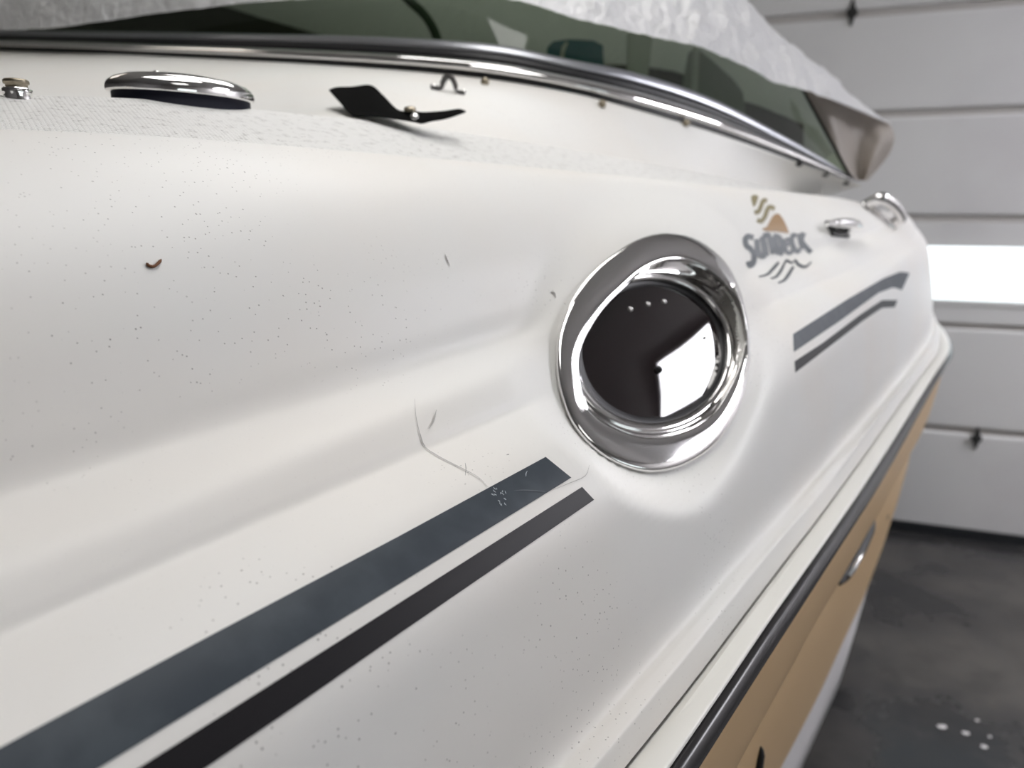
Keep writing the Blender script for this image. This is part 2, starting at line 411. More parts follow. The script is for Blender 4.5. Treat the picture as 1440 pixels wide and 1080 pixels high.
# name: (o near, o far, near h at a=.3, h slope near, h far(a=2.5), image line or None)
CUR = [
 ('K0', -0.2415, -0.2405, None, 0, 0, [(878,1080),(900,1053),(967,969),(1033,882),(1089,808),(1150,729),(1221,632),(1274,557),(1319,497)]),
 ('K1', -0.2455, -0.2445, None, 0, 0, [(839,1080),(900,1008),(955,943),(1005,881),(1101,761),(1171,680),(1221,611),(1282,533),(1321,486)]),
 ('K1b', -0.2475, -0.2465, None, 0, 0, [(831,1080),(892,1008),(947,943),(997,881),(1094,761),(1165,680),(1215,611),(1277,533),(1318,481)]),
 ('K2', -0.2570, -0.2560, None, 0, 0, [(808,1080),(900,973),(975,885),(1040,808),(1095,747),(1160,668),(1226,591),(1279,525),(1314,477)]),
 ('K3', -0.2680, -0.2670, None, 0, 0, [(782,1080),(900,948),(961,880),(1020,812),(1081,741),(1134,686),(1160,655),(1221,586),(1274,523),(1311,474)]),
 ('q',   -.275, -.275, -.345, -.005, -.325, None),
 ('mid', -.286, -.296, -.300, .03, -.235, None),
 ('blkb', -0.306, -.312, -0.256, .055, -.165, None),
 ('stt', -0.347, -.335, -0.216, .062, -.125, None),
 ('cr2b', -0.394, -.356, -0.202, .062, -.107, None),
 ('cr2', -0.408, -.364, -0.198, .062, -.096, None),
 ('pre2', -0.414, -.372, -0.189, .062, -.086, None),
 ('l1', -0.430, -.388, -0.173, .062, -.072, None),
 ('cr1b', -0.466, -.410, -0.160, .062, -.060, None),
 ('cr1', -0.480, -.418, -0.151, .060, -.052, None),
 ('pre1', -0.490, -.426, -0.124, .058, -.042, None),
 ('up3', -0.512, -.452, -0.071, .050, -.022, None),
 ('up2', -0.548, -.482, -0.019, .035, -.006, None),
 ('up', -0.598, -.520, 0.024, .020, .008, None),
 ('F2',  -.660, -.560, None, 0, 0, [(0,182),(200,190),(400,205),(600,222),(800,240),(1000,263),(1200,306)]),
 ('F1',  -.800, -.640, None, 0, 0, [(-200,133),(0,134),(180,138),(400,158),(600,180),(800,210),(900,228),(1000,246),(1100,266),(1180,284)]),
]
A0, A1 = 0.10, 2.5
EXT = [(-2, 0), (0.1, 0.002), (0.5, 0), (0.9, -.015), (1.1, -.0276), (1.3, -.040), (1.5, -.048), (1.8, -.049), (2.1, -.037), (2.5, -.008), (3.0, 0), (4.0, 0)]      # the rail's line in plan
EXW = {'K0': 1, 'K1': 1, 'K1b': 1, 'K2': 1, 'K3': 1, 'q': .8, 'mid': .6, 'blkb': .35, 'stt': .12}
def oh(c, a):
    n, on, of, hn, sl, hf, poly = c
    t = min(1.25, max(0, (a - 0.5)/2.0)); t2 = sstep(0, 1, t) if t < 1 else 1.0
    ex = EXW.get(n, 1.0 if n == 'r' else 0.0)
    o = on + (of - on)*t2 - bend(a) + ex*smo(EXT, a)
    ac = min(A1, max(A0, a))
    oc = on + (of - on)*sstep(0, 1, (ac-0.5)/2.0) - bend(ac) + ex*smo(EXT, ac)
    if poly:
        h = h_img(ac, oc, poly)
        if a != ac:
            e = 0.05 if a < A0 else -0.05
            o2 = on + (of-on)*sstep(0, 1, (ac+e-0.5)/2.0) - bend(ac+e) + ex*smo(EXT, ac+e)
            s = (h_img(ac+e, o2, poly) - h)/e
            s = max(-0.12, min(0.12, s))
            h += s*(a-ac)
    else:
        x = a - 0.3; L = 2.2
        kq = (hf - hn - sl*L)/(L*L)
        h = hn + sl*x + (kq*x*x if x > 0 else 0)
        if a > 2.5: h = hf + (sl + 2*kq*L)*(a-2.5)
    return o, h
def profile(a, sub=7):
    pts = [oh(c, a) for c in CUR]; n = len(pts)
    k3, bb = pts[4], pts[7]
    for k_, w_ in ((5, 0.36), (6, 0.68)):
        pts[k_] = (k3[0] + (bb[0]-k3[0])*w_ + 0.006, k3[1] + (bb[1]-k3[1])*w_)
    out = []
    for i in range(n-1):
        p0 = pts[max(i-1, 0)]; p1 = pts[i]; p2 = pts[i+1]; p3 = pts[min(i+2, n-1)]
        def kn(a_, b_): return max(1e-5, math.hypot(a_[0]-b_[0], a_[1]-b_[1]))**0.5
        t0 = 0; t1 = kn(p0, p1) if i > 0 else kn(p1, p2); t2 = t1 + kn(p1, p2); t3 = t2 + (kn(p2, p3) if i + 2 < n else kn(p1, p2))
        if i == 0: p0 = (2*p1[0]-p2[0], 2*p1[1]-p2[1])
        if i + 2 >= n: p3 = (2*p2[0]-p1[0], 2*p2[1]-p1[1])
        for k in range(sub):
            t = t1 + (t2-t1)*k/sub; r = []
            for d in (0, 1):
                a1 = (t1-t)/(t1-t0)*p0[d] + (t-t0)/(t1-t0)*p1[d]
                a2 = (t2-t)/(t2-t1)*p1[d] + (t-t1)/(t2-t1)*p2[d]
                a3 = (t3-t)/(t3-t2)*p2[d] + (t-t2)/(t3-t2)*p3[d]
                b1 = (t2-t)/(t2-t0)*a1 + (t-t0)/(t2-t0)*a2
                b2 = (t3-t)/(t3-t1)*a2 + (t-t1)/(t3-t1)*a3
                r.append((t2-t)/(t2-t1)*b1 + (t-t1)/(t2-t1)*b2)
            out.append(tuple(r))
    out.append(pts[-1])
    return out
SUB = 7
stations = [-1.4, -1.2, -1.0, -.8, -.65, -.5, -.4, -.3, -.22, -.15, -.1, -.05] + list(np.arange(0, 1.25, 0.0065)) + list(np.arange(1.25, 2.6, 0.02)) + list(np.arange(2.6, 3.7, 0.06))
# ring (docking light) plane
RC = (918.0, 497.0)
def prof_smooth():
    # sample on coarse stations, then interpolate along a (smooth and fast)
    key = [-1.4, -1.0, -.7, -.4, -.2, 0, .1, .2, .3, .4, .5, .6, .7, .8, .9, 1.0, 1.15, 1.3, 1.5, 1.7, 1.9, 2.1, 2.3, 2.5, 2.7, 3.0, 3.4, 3.8]
    pr = np.array([profile(a, SUB) for a in key]); out = []
    key = np.array(key)
    m = np.zeros_like(pr); dk = np.diff(key)[:, None, None]; sl = np.diff(pr, axis=0)/dk
    m[1:-1] = (sl[:-1]*dk[1:] + sl[1:]*dk[:-1])/(dk[1:]+dk[:-1]); m[0] = sl[0]; m[-1] = sl[-1]
    for a in stations:
        i = int(np.clip(np.searchsorted(key, a, 'right')-1, 0, len(key)-2)); h = key[i+1]-key[i]; t = (a-key[i])/h
        out.append((2*t**3-3*t*t+1)*pr[i] + (t**3-2*t*t+t)*h*m[i] + (-2*t**3+3*t*t)*pr[i+1] + (t**3-t*t)*h*m[i+1])
    return np.array(out)
PR = prof_smooth()
NS, NP = PR.shape[0], PR.shape[1]
V = [[W(stations[i], PR[i, j, 0], PR[i, j, 1]) for j in range(NP)] for i in range(NS)]
def bvh_of(V):
    n, m = len(V), len(V[0])
    return BVHTree.FromPolygons([v for r in V for v in r], grid_faces(n, m))
def cast(tree, x, y):
    d = Vector(tuple(ray(x, y))).normalized()
    r = tree.ray_cast(Vector((0, 0, H)), d)
    return r[0], r[1]
base_tree = bvh_of(V)
pc, pn = cast(base_tree, 912, 500)
print('RING base', pc, pn, proj(pc))
az, el = math.radians(38), math.radians(36)
RN = Vector((math.sin(az)*math.cos(el), -math.cos(az)*math.cos(el), math.sin(el)))
RP = pc + RN*0.004
def on_ring(x, y, off=0.0):
    d = Vector(tuple(ray(x, y))); o = Vector((0, 0, H))
    t = (RP + RN*off - o).dot(RN)/d.dot(RN)
    return o + d*t
OUT5 = [(118,560),(124,460),(150,375),(230,240),(350,130),(470,65),(560,50),(680,75),(790,160),(860,290),(895,450),(897,600),(860,740),(790,860),(690,950),(580,1000),(480,1010),(380,985),(270,920),(190,830),(140,710)]
def c5(p): return (740 + p[0]/2.8417, 310 + p[1]/2.842)
def polar(pts, c, n):                          # closed contour -> n points at equal angles about c
    an = [(math.atan2(p[1]-c[1], p[0]-c[0]), math.hypot(p[0]-c[0], p[1]-c[1])) for p in pts]; an.sort()
    ext = [(an[k][0]-2*math.pi, an[k][1]) for k in range(-4, 0)] + an + [(an[k][0]+2*math.pi, an[k][1]) for k in range(4)]
    return [(c[0] + smo(ext, t)*math.cos(t), c[1] + smo(ext, t)*math.sin(t)) for t in [-math.pi + 2*math.pi*i/n for i in range(n)]]
outer = polar([c5(p) for p in OUT5], RC, 96)
def ring_rad(x, y):                            # 1 on the bezel's outer edge
    t = math.atan2(y-RC[1], x-RC[0]); k = (t + math.pi)/(2*math.pi)*96; i = int(k) % 96; j = (i+1) % 96; w = k-int(k)
    r = lambda q: math.hypot(q[0]-RC[0], q[1]-RC[1])
    return math.hypot(x-RC[0], y-RC[1])/(r(outer[i])*(1-w) + r(outer[j])*w)
# halo where the deck swells into the pad around the bezel
HALO = [(1112,470),(1118,540),(1100,610),(1055,680),(985,728),(900,715),(820,650),(740,585),(705,520),(725,430),(770,340),(840,280),(920,265),(1000,290),(1065,360),(1098,420)]
halo = polar(HALO, RC, 96)
def halo_rad(x, y):
    t = math.atan2(y-RC[1], x-RC[0]); k = (t + math.pi)/(2*math.pi)*96; i = int(k) % 96; j = (i+1) % 96; w = k-int(k)
    r = lambda q: math.hypot(q[0]-RC[0], q[1]-RC[1])
    return math.hypot(x-RC[0], y-RC[1]), r(outer[i])*(1-w) + r(outer[j])*w, r(halo[i])*(1-w) + r(halo[j])*w
cut = [[False]*NP for _ in range(NS)]
camP = Vector((0, 0, H))
for i in range(NS):
    if stations[i] < 0.2 or stations[i] > 1.5: continue
    for j in range(NP):
        p = V[i][j]; x, y, z = proj(p)
        if not (680 < x < 1150 and 240 < y < 760): continue
        d, ro, rh = halo_rad(x, y)
        if d >= rh: continue
        w = 1 - sstep(ro*0.98, rh, d)
        q = on_ring(x, y, -0.001)
        V[i][j] = p.lerp(q, w)
        if d < ro*0.90: cut[i][j] = True
dz = []
for t in (0, .25, .5, .75):
    x = RC[0]+math.cos(2*math.pi*t)*130; y = RC[1]+math.sin(2*math.pi*t)*160
    b, _ = cast(base_tree, x, y); dz.append(round((on_ring(x, y)-b).dot(RN), 3))
print('ring minus deck R,bottom,L,top', dz)

boat = empty('boat', W(1.0, -1.0, -H))
tag(boat, 'white and tan motorboat with chrome round light and grey stripes', 'boat')
# surface patches: shell rows below F2 are smooth gelcoat; F2..F1 is the nonskid strip
jF2 = SUB*(len(CUR)-2)
def strip(name, V, j0, j1, mt, parent, skip=None, uv=False):
    n, m = len(V), j1-j0+1
    verts = [V[i][j] for i in range(n) for j in range(j0, j1+1)]
    fs = []
    for i in range(n-1):
        for j in range(m-1):
            if skip and all(skip[i+a][j0+j+b] for a in (0, 1) for b in (0, 1)): continue
            fs.append((i*m+j, (i+1)*m+j, (i+1)*m+j+1, i*m+j+1))
    uvs = None
    if uv: uvs = [(stations[i], PR[i, j, 0]) for i in range(n) for j in range(j0, j1+1)]
    return mesh(name, verts, fs, mt, parent, uv=uvs)
deck = strip('deck_shell', V, 0, jF2, M['gel'], boat, cut)
deck_tree = BVHTree.FromPolygons([v for r in V for v in r], grid_faces(NS, NP))
# windshield base line F0 (x, y, depth)
F0 = [(-420,62,2.55),(-200,63,2.2),(0,68,1.92),(150,73,1.76),(300,80,1.64),(450,88,1.55),(600,99,1.48),(700,110,1.46),(800,127,1.49),(880,147,1.55),(1000,182,1.71),(1100,217,1.90),(1160,239,2.04),(1212,258,2.18)]
F0OLD = [(-420,2.55),(-200,2.2),(0,1.88),(150,1.68),(300,1.52),(450,1.39),(600,1.30),(700,1.27),(800,1.29),(880,1.34),(1000,1.50),(1100,1.70),(1160,1.86),(1212,2.02),(1400,2.6)]
f0y = [(p[0], p[1]) for p in F0]; f0z = [(p[0], p[2]) for p in F0]
def f0pt(x, dy=0.0, dzz=0.0): return at(x, smo(f0y, x)+dy, smo(f0z, x)+dzz)
F1P = [V[i][NP-1] for i in range(NS)]
f1x = []
for i, s in enumerate(stations):
    if 0.06 <= s <= 2.6:
        q = proj(F1P[i]); f1x.append((q[0], s, i))
mono = [f1x[0]]
for q in f1x[1:]:
    if q[0] > mono[-1][0] + 0.5: mono.append(q)
def f1_at(x):
    x = min(max(x, mono[0][0]), mono[-1][0])
    k = 0
    while k < len(mono)-2 and mono[k+1][0] < x: k += 1
    w = (x-mono[k][0])/(mono[k+1][0]-mono[k][0])
    return F1P[mono[k][2]].lerp(F1P[mono[k+1][2]], w)
print('F1 x range', mono[0][0], mono[-1][0])
nx = 150; rows = 14
AP = []
for i in range(nx):
    x = -420 + (1212+420)*i/(nx-1)
    a = f1_at(x); b = f0pt(x, 3); dist = (b-a).length
    col = []
    sag = 0.045*(1-sstep(250, 650, x)) - 0.004
    for k in range(rows):
        t = k/(rows-1); p = a.lerp(b, t); p.z -= sag*math.sin(math.pi*t**0.75)*min(1, dist/0.8)
        col.append(p)
    c = b + Vector((0, 0.03, -0.005)); col.append(c)
    AP.append(col)
mesh('foredeck_apron', [p for c in AP for p in c], grid_faces(nx, rows+1, flip=True), M['gel'], boat)
ap_tree = BVHTree.FromPolygons([p for c in AP for p in c], grid_faces(nx, rows+1))
nons = strip('nonskid_panel', V, jF2, NP-1, M['nonskid'], boat, uv=True)
tag(nons, label='fine cross-hatched nonskid strip along the deck edge')
# foredeck towards the bow, beyond the frame's left side
bow = []
i_b = [i for i, s in enumerate(stations) if s <= 0.07]
for i in i_b:
    a = F1P[i]; s = stations[i]; e = AP[0][-1]
    t = (s+1.4)/1.47; b = W(s*0.4+0.0, -2.6, 0.16).lerp(e, t)
    bow.append([a.lerp(b, k/8) for k in range(9)])
mesh('foredeck', [p for r in bow for p in r], grid_faces(len(bow), 9, flip=True), M['nonskid'], boat, uv=[(p.x, p.y) for r in bow for p in r])

def on_deck(x, y, off=0.0006):
    best = None
    for tr in (deck_tree, ap_tree):
        d = Vector(tuple(ray(x, y))).normalized(); r = tr.ray_cast(camP, d)
        if r[0] is not None and (best is None or r[3] < best[2]): best = (r[0], r[1], r[3])
    if best is None: return None, None
    n = best[1]
    if n.dot(camP-best[0]) < 0: n = -n
    return best[0] + n*off, n

# ------------------------------------------------------------------ rub rail and hull
def rail_line(on, of, poly, hofs=None):
    c = ('r', on, of, None, 0, 0, poly)
    return c
RS = [-1.4, -1.0, -.7, -.4, -.2, 0, .1, .2, .3, .4, .5, .6, .7, .8, .9, 1.0, 1.15, 1.3, 1.5, 1.7, 1.9, 2.1, 2.3, 2.5, 2.7, 3.0, 3.4, 3.7]
k0 = CUR[0]
r1 = rail_line(-.212, -.214, [(938,1080),(1004,985),(1075,880),(1146,780),(1210,689),(1252,625),(1303,543),(1331,500)])
r2 = rail_line(-.215, -.217, [(967,1080),(1030,983),(1095,886),(1160,787),(1226,689),(1266,619),(1311,535),(1333,503)])
h1 = rail_line(-.236, -.275, [(1033,1080),(1067,1017),(1100,957),(1134,893),(1177,822),(1236,719),(1290,620),(1326,540)])
h2 = rail_line(-.262, -.360, [(1098,1080),(1150,980),(1189,895),(1240,785),(1258,740),(1276,690)])
h3 = rail_line(-.280, -.410, [(1127,1080),(1170,985),(1212,897),(1250,790),(1266,740),(1280,690)])
def line3(c): return [Vector((stations_a, *oh(c, stations_a))) for stations_a in RS]
def sm_line(c, n=140):
    pts = line3(c); out = spline3(pts, n); return [W(p.x, p.y, p.z) for p in out]
LK0, LR1, LR2, LH1, LH2, LH3 = [sm_line(c) for c in (k0, r1, r2, h1, h2, h3)]
def loft(name, lines, mt, parent, flip=False):
    n = len(lines); m = len(lines[0])
    return mesh(name, [p for l in lines for p in l], grid_faces(n, m, flip=flip), mt, parent)
def between(a, b, t, out=0.0, upv=0.0):
    r = []
    for p, q in zip(a, b):
        v = p.lerp(q, t) + Vector((OX[0]*out, OX[1]*out, upv)); r.append(v)
    return r
g = [[p + Vector((-OX[0]*0.012, -OX[1]*0.012, -0.004)) for p in LK0], between(LK0, LR1, 0.0, 0.0, -0.004), between(LK0, LR1, 0.03, 0.003, 0.0005), between(LK0, LR1, 0.3, 0.005, 0.003), between(LK0, LR1, 0.7, 0.006, 0.003), between(LK0, LR1, 0.93, 0.004, 0.001), between(LK0, LR1, 1.0, -0.002, -0.001), between(LK0, LR1, 1.0, -0.02, -0.004)]
rail = loft('rub_rail', g, M['cream'], boat, flip=True); tag(rail, label='cream vinyl rub rail along the hull edge')
g = [between(LR1, LR2, t, o_, u_) for t, o_, u_ in ((0.1, -0.012, -0.010), (0.1, -0.003, -0.004), (0.3, 0.004, 0), (0.6, 0.0075, 0), (0.9, 0.006, 0), (1.0, 0.002, 0), (1.0, -0.012, 0))]
ins = loft('rail_insert', g, M['black'], rail, flip=True); tag(ins, label='black rubber insert strip of the rub rail')
g = [between(LR1, LR2, t, o_, u_) for t, o_, u_ in ((0.05, -0.006, -0.004), (0.03, 0.003, -0.001), (0.12, 0.009, 0), (0.30, 0.013, 0), (0.45, 0.0145, 0), (0.60, 0.013, 0), (0.66, 0.009, 0), (0.67, 0.0, 0))]
chs = loft('chrome_strip', g, M['rail'], rail, flip=True); chs.name = 'insert_strip'
g = [between(LR2, LH1, 0, -0.004), between(LR2, LH1, 0.1, 0.001), between(LR2, LH1, 0.35, 0.007), between(LR2, LH1, 0.6, 0.010), between(LR2, LH1, 0.78, 0.008), between(LR2, LH1, 0.92, 0.001), between(LR2, LH1, 0.99, -0.007), between(LH1, LH2, 0.03, -0.006), between(LH1, LH2, 0.12, 0.001), between(LH1, LH2, 0.35, 0.006), between(LH1, LH2, 0.7, 0.006), LH2]
hull = loft('hull_side', g, M['tan'], boat, flip=True); tag(hull, label='tan painted hull side below the rub rail')
g = [LH2, between(LH2, LH3, 0.5, 0.002), LH3, [p + Vector((-OX[0]*0.25, -OX[1]*0.25, -0.12)) for p in LH3], [p + Vector((-OX[0]*1.0, -OX[1]*1.0, -0.45)) for p in LH3]]
loft('hull_bottom', g, M['white'], boat, flip=True)
# transom closing the far end
tr = [V[NS-1][j] for j in range(0, NP, 3)] + [LR1[-1], LH1[-1], LH2[-1], LH3[-1]]
cen = W(3.72, -1.4, -0.3)
mesh('transom', tr + [cen], [(i, i+1, len(tr)) for i in range(len(tr)-1)], M['gel'], boat)
hull_tree = BVHTree.FromPolygons([p for l in (LR2, LH1, LH2, LH3) for p in l], grid_faces(4, len(LR2)))
def on_hull(x, y, off=0.001):
    d = Vector(tuple(ray(x, y))).normalized(); r = hull_tree.ray_cast(camP, d)
    if r[0] is None: return None, None
    n = r[1] if r[1].dot(camP-r[0]) > 0 else -r[1]
    return r[0]+n*off, n

# ------------------------------------------------------------------ decals draped on the deck
def drape_quad(name, top, bot, n, m, mt, parent, off=0.0005, thick=0.0004):
    # top / bot: image polylines (same direction), drawn as a thin vinyl film with a lifted edge
    def along(pl, t):
        L = [0]
        for a, b in zip(pl, pl[1:]): L.append(L[-1] + math.hypot(b[0]-a[0], b[1]-a[1]))
        s = t*L[-1]; k = 0
        while k < len(pl)-2 and L[k+1] < s: k += 1
        w = (s-L[k])/(L[k+1]-L[k]); return (pl[k][0]+(pl[k+1][0]-pl[k][0])*w, pl[k][1]+(pl[k+1][1]-pl[k][1])*w)
    vs_ = []
    for i in range(n):
        a = along(top, i/(n-1)); b = along(bot, i/(n-1))
        for j in range(m):
            x = a[0]+(b[0]-a[0])*j/(m-1); y = a[1]+(b[1]-a[1])*j/(m-1)
            p, nn = on_deck(x, y, off)
            if p is None: p = vs_[-1]
            vs_.append(p)
    return mesh(name, vs_, grid_faces(n, m, flip=True), mt, parent)
s1 = drape_quad('grey_stripe', [(-160,1135),(0,1052),(300,892),(560,755),(767,643)], [(-130,1245),(140,1080),(340,957),(560,822),(803,672)], 90, 8, M['stripe'], boat)
tag(s1, label='wide slate-grey stripe on the near deck side')
s2 = drape_quad('black_stripe', [(60,1165),(195,1080),(380,963),(560,849),(818,685)], [(120,1192),(289,1080),(420,990),(560,892),(835,703)], 90, 6, M['stripe_black'], boat)
tag(s2, label='narrow black stripe on the near deck side')
s3 = drape_quad('grey_stripe', [(1115,470),(1193,420),(1243,391),(1266,382),(1279,384)], [(1116,495),(1180,452),(1235,412),(1256,404),(1268,408)], 50, 6, M['stripe'], boat)
tag(s3, label='slate-grey stripe aft of the chrome light')
s4 = drape_quad('black_stripe', [(1117,508),(1157,482),(1210,442),(1240,422),(1262,422)], [(1118,524),(1160,492),(1212,452),(1240,433),(1258,432)], 50, 5, M['stripe_black'], boat)
tag(s4, label='black stripe aft of the chrome light')
def stroke(name, pts, w, mt, parent, off=0.0007, n=24, taper=None):
    # ribbon along image points
    P2 = spline3([(p[0], p[1], 0) for p in pts], n); vs_ = []
    for i, p in enumerate(P2):
        t = (P2[min(i+1, n-1)]-P2[max(i-1, 0)]); t.normalize(); s = Vector((-t.y, t.x, 0))
        ww = w*(taper(i/(n-1)) if taper else 1.0)
        for k in (-1, 0, 1):
            q, _ = on_deck(p.x+s.x*ww/2*k, p.y+s.y*ww/2*k, off)
            if q is None: q = vs_[-1]
            vs_.append(q)
    return mesh(name, vs_, grid_faces(n, 3), mt, parent)
def filled(name, pts, mt, parent, off=0.0007):
    c = (sum(p[0] for p in pts)/len(pts), sum(p[1] for p in pts)/len(pts)); n = len(pts); vs_ = [on_deck(c[0], c[1], off)[0]]
    for r in (0.5, 1.0):
        for p in pts: vs_.append(on_deck(c[0]+(p[0]-c[0])*r, c[1]+(p[1]-c[1])*r, off)[0])
    fs = [(0, 1+i, 1+(i+1) % n) for i in range(n)] + [(1+i, 1+n+i, 1+n+(i+1) % n, 1+(i+1) % n) for i in range(n)]
    return mesh(name, vs_, fs, mt, parent)
def lg(p): return (1030 + p[0]*130/1003.0, 260 + p[1]*140/1080.0)
emb = filled('sundeck_logo', [lg(p) for p in [(320,478),(370,455),(400,400),(430,345),(470,312),(510,322),(545,370),(575,425),(600,490),(610,530),(560,520),(480,508),(380,505),(330,495)]], M['gold'], boat)
tag(emb, label='SUNDECK logo with gold sun on the deck side')
filled('emblem_ray', [lg(p) for p in [(198,130),(225,112),(268,115),(280,140),(262,190),(240,238),(222,235),(208,190)]], M['olive'], emb)
stroke('emblem_ray', [lg(p) for p in [(235,298),(275,295),(305,240),(325,185),(345,170),(372,178)]], 6.0, M['olive'], emb)
stroke('emblem_ray', [lg(p) for p in [(265,382),(310,395),(350,345),(375,275),(405,240),(455,262)]], 6.2, M['olive'], emb)
LET = {'S': [[(225,575),(160,560),(138,600),(150,660),(200,700),(232,760),(222,850),(185,875),(168,830)]],
 'U': [[(262,590),(270,700),(290,760),(330,775),(345,740),(335,640),(318,560)]],
 'N': [[(318,560),(345,650),(365,770)], [(330,565),(380,545),(405,600),(440,750)]],
 'D': [[(440,560),(470,650),(500,755)], [(440,555),(500,575),(535,640),(530,720),(500,755)]],
 'E': [[(575,590),(560,640),(580,720),(620,740),(655,710)], [(565,650),(610,640),(620,600),(575,590)]],
 'C': [[(690,560),(655,545),(640,600),(665,690),(700,725),(730,700)]],
 'K': [[(720,530),(740,620),(760,700)], [(770,520),(745,600),(790,670),(850,735)]]}
for ch, sts in LET.items():
    for k, st in enumerate(sts):
        stroke('letter', [lg(p) for p in st], {'S': 7.6, 'E': 5.6, 'C': 6.4}.get(ch, 7.6) if not (ch == 'K' and k == 1) else 7.4, M['logo'], emb)
for st, w in (([(500,840),(450,900),(380,970),(285,1000)], 4.2), ([(560,860),(520,940),(470,1000),(415,1018)], 4.0), ([(660,890),(610,970),(560,1035),(495,1065)], 4.4), ([(560,860),(590,820),(640,850),(690,810)], 3.2), ([(680,820),(720,870),(790,890),(855,840)], 4.2)):
    stroke('logo_wave', [lg(p) for p in st], w, M['logo'], emb, taper=lambda t: 0.55+0.45*math.sin(math.pi*min(1, t+0.15)))

# ------------------------------------------------------------------ docking light with chrome bezel
NB = 96
LIP5 = [(240,745),(213,650),(205,560),(225,480),(262,410),(320,330),(390,262),(470,195),(540,163),(600,155),(680,172),(760,222),(835,300),(872,380),(880,450),(858,560),(808,680),(730,790),(625,850),(500,872),(380,845),(290,795)]
lip = polar([c5(p) for p in LIP5], RC, NB)
LCx, LCy = c5((500, 525))
def ell(sc, off):
    out = []
    for i in range(NB):
        t = -math.pi + 2*math.pi*i/NB
        out.append(on_ring(LCx + math.cos(t)*297/2.8417*sc, LCy + math.sin(t)*282/2.842*sc, off))
    return out
def cont(c, sc, off):
    return [on_ring(RC[0]+(p[0]-RC[0])*sc, RC[1]+(p[1]-RC[1])*sc, off) for p in c]
def blend(c1, c2, t, off): return [on_ring(a[0]+(b[0]-a[0])*t, a[1]+(b[1]-a[1])*t, off) for a, b in zip(c1, c2)]
rings = [cont(outer, 1.0, -0.008), cont(outer, 1.0, 0.0005), cont(outer, 0.992, 0.004), cont(outer, 0.975, 0.0065), cont(outer, 0.95, 0.0078),
         blend(outer, lip, 0.35, 0.0082), blend(outer, lip, 0.65, 0.0076), blend(outer, lip, 0.93, 0.0069), blend(outer, lip, 0.98, 0.0066), cont(lip, 1.0, 0.0056), cont(lip, 0.992, 0.0035), cont(lip, 0.975, -0.004)]
vb = [p for r in rings for p in r]
bez = mesh('light_bezel', vb, grid_faces(len(rings), NB, close=True), M['chrome'], boat)
tag(bez, label='polished chrome round bezel of the docking light')
# inner ring: recessed torus-like rim
wall0 = cont(lip, 0.99, -0.003)
inn = [wall0, [a.lerp(b, 0.5) for a, b in zip(wall0, ell(1.16, -0.012))], ell(1.15, -0.012), ell(1.12, -0.0095), ell(1.08, -0.009), ell(1.04, -0.0105), ell(1.015, -0.0135), ell(1.0, -0.018)]
mesh('inner_rim', [p for r in inn for p in r], grid_faces(len(inn), NB, close=True), M['chrome'], bez)
gk = [ell(1.005, -0.016), ell(0.96, -0.0165), ell(0.93, -0.0185)]
mesh('lens_gasket', [p for r in gk for p in r], grid_faces(len(gk), NB, close=True), M['black'], bez)
lr = [ell(0.935, -0.0185), ell(0.8, -0.0172), ell(0.6, -0.0162), ell(0.4, -0.0156), ell(0.2, -0.0152)]
vl = [p for r in lr for p in r]; ctr = on_ring(LCx, LCy, -0.015); vl.append(ctr)
fl = grid_faces(len(lr), NB, close=True) + [((len(lr)-1)*NB+i, (len(lr)-1)*NB+(i+1) % NB, len(vl)-1) for i in range(NB)]
lens = mesh('lens', vl, fl, M['lens'], bez); tag(lens, label='glossy dark lens of the docking light')
def knob(name, p, n, r, h, mt, parent, seg=14):
    n = n.normalized(); s = n.orthogonal().normalized(); t = n.cross(s); vs_ = []
    prof = [(1.0, -0.2), (1.0, 0.35), (0.85, 0.7), (0.5, 0.93), (0.12, 1.0)]
    for rr, hh in prof:
        for k in range(seg):
            a = 2*math.pi*k/seg; vs_.append(p + s*(math.cos(a)*rr*r) + t*(math.sin(a)*rr*r) + n*(hh*h))
    fs = grid_faces(len(prof), seg, close=True) + [tuple(range((len(prof)-1)*seg, len(prof)*seg))]
    return mesh(name, vs_, fs, mt, parent)
for p5 in ((415,355),(485,335),(550,325)):
    x, y = c5(p5); kk = knob('lens_screw', on_ring(x, y, -0.017), RN, 0.0036, 0.003, M['steel'], lens)
x, y = c5((526, 598)); knob('lens_stud', on_ring(x, y, -0.0158), RN, 0.0048, 0.006, M['black'], lens)
x, y = c5((712, 470)); knob('lens_screw', on_ring(x, y, -0.017), RN, 0.0022, 0.003, M['chrome'], lens)

# ------------------------------------------------------------------ fittings on the deck
def frame_on(n, tx):                              # axes: s along tx, t, n
    n = n.normalized(); s = (tx - n*tx.dot(n)).normalized(); return s, n.cross(s), n
# round chrome deck cap with a ribbed rim on a dark base
pL, _ = on_deck(182, 141, 0); pR, _ = on_deck(374, 160, 0)
print('CAP', pL, pR, proj(pL), proj(pR))
tx = (pR-pL); rad = tx.length/2; mid = (pL+pR)/2
_, nn = on_deck(280, 153, 0); nn = Vector((0, 0, 1))
s, t, n = frame_on(nn, tx)
if t.dot(camP-mid) > 0: t = -t
cen = mid + t*(rad*0.50) + Vector((0, 0, 0.004))
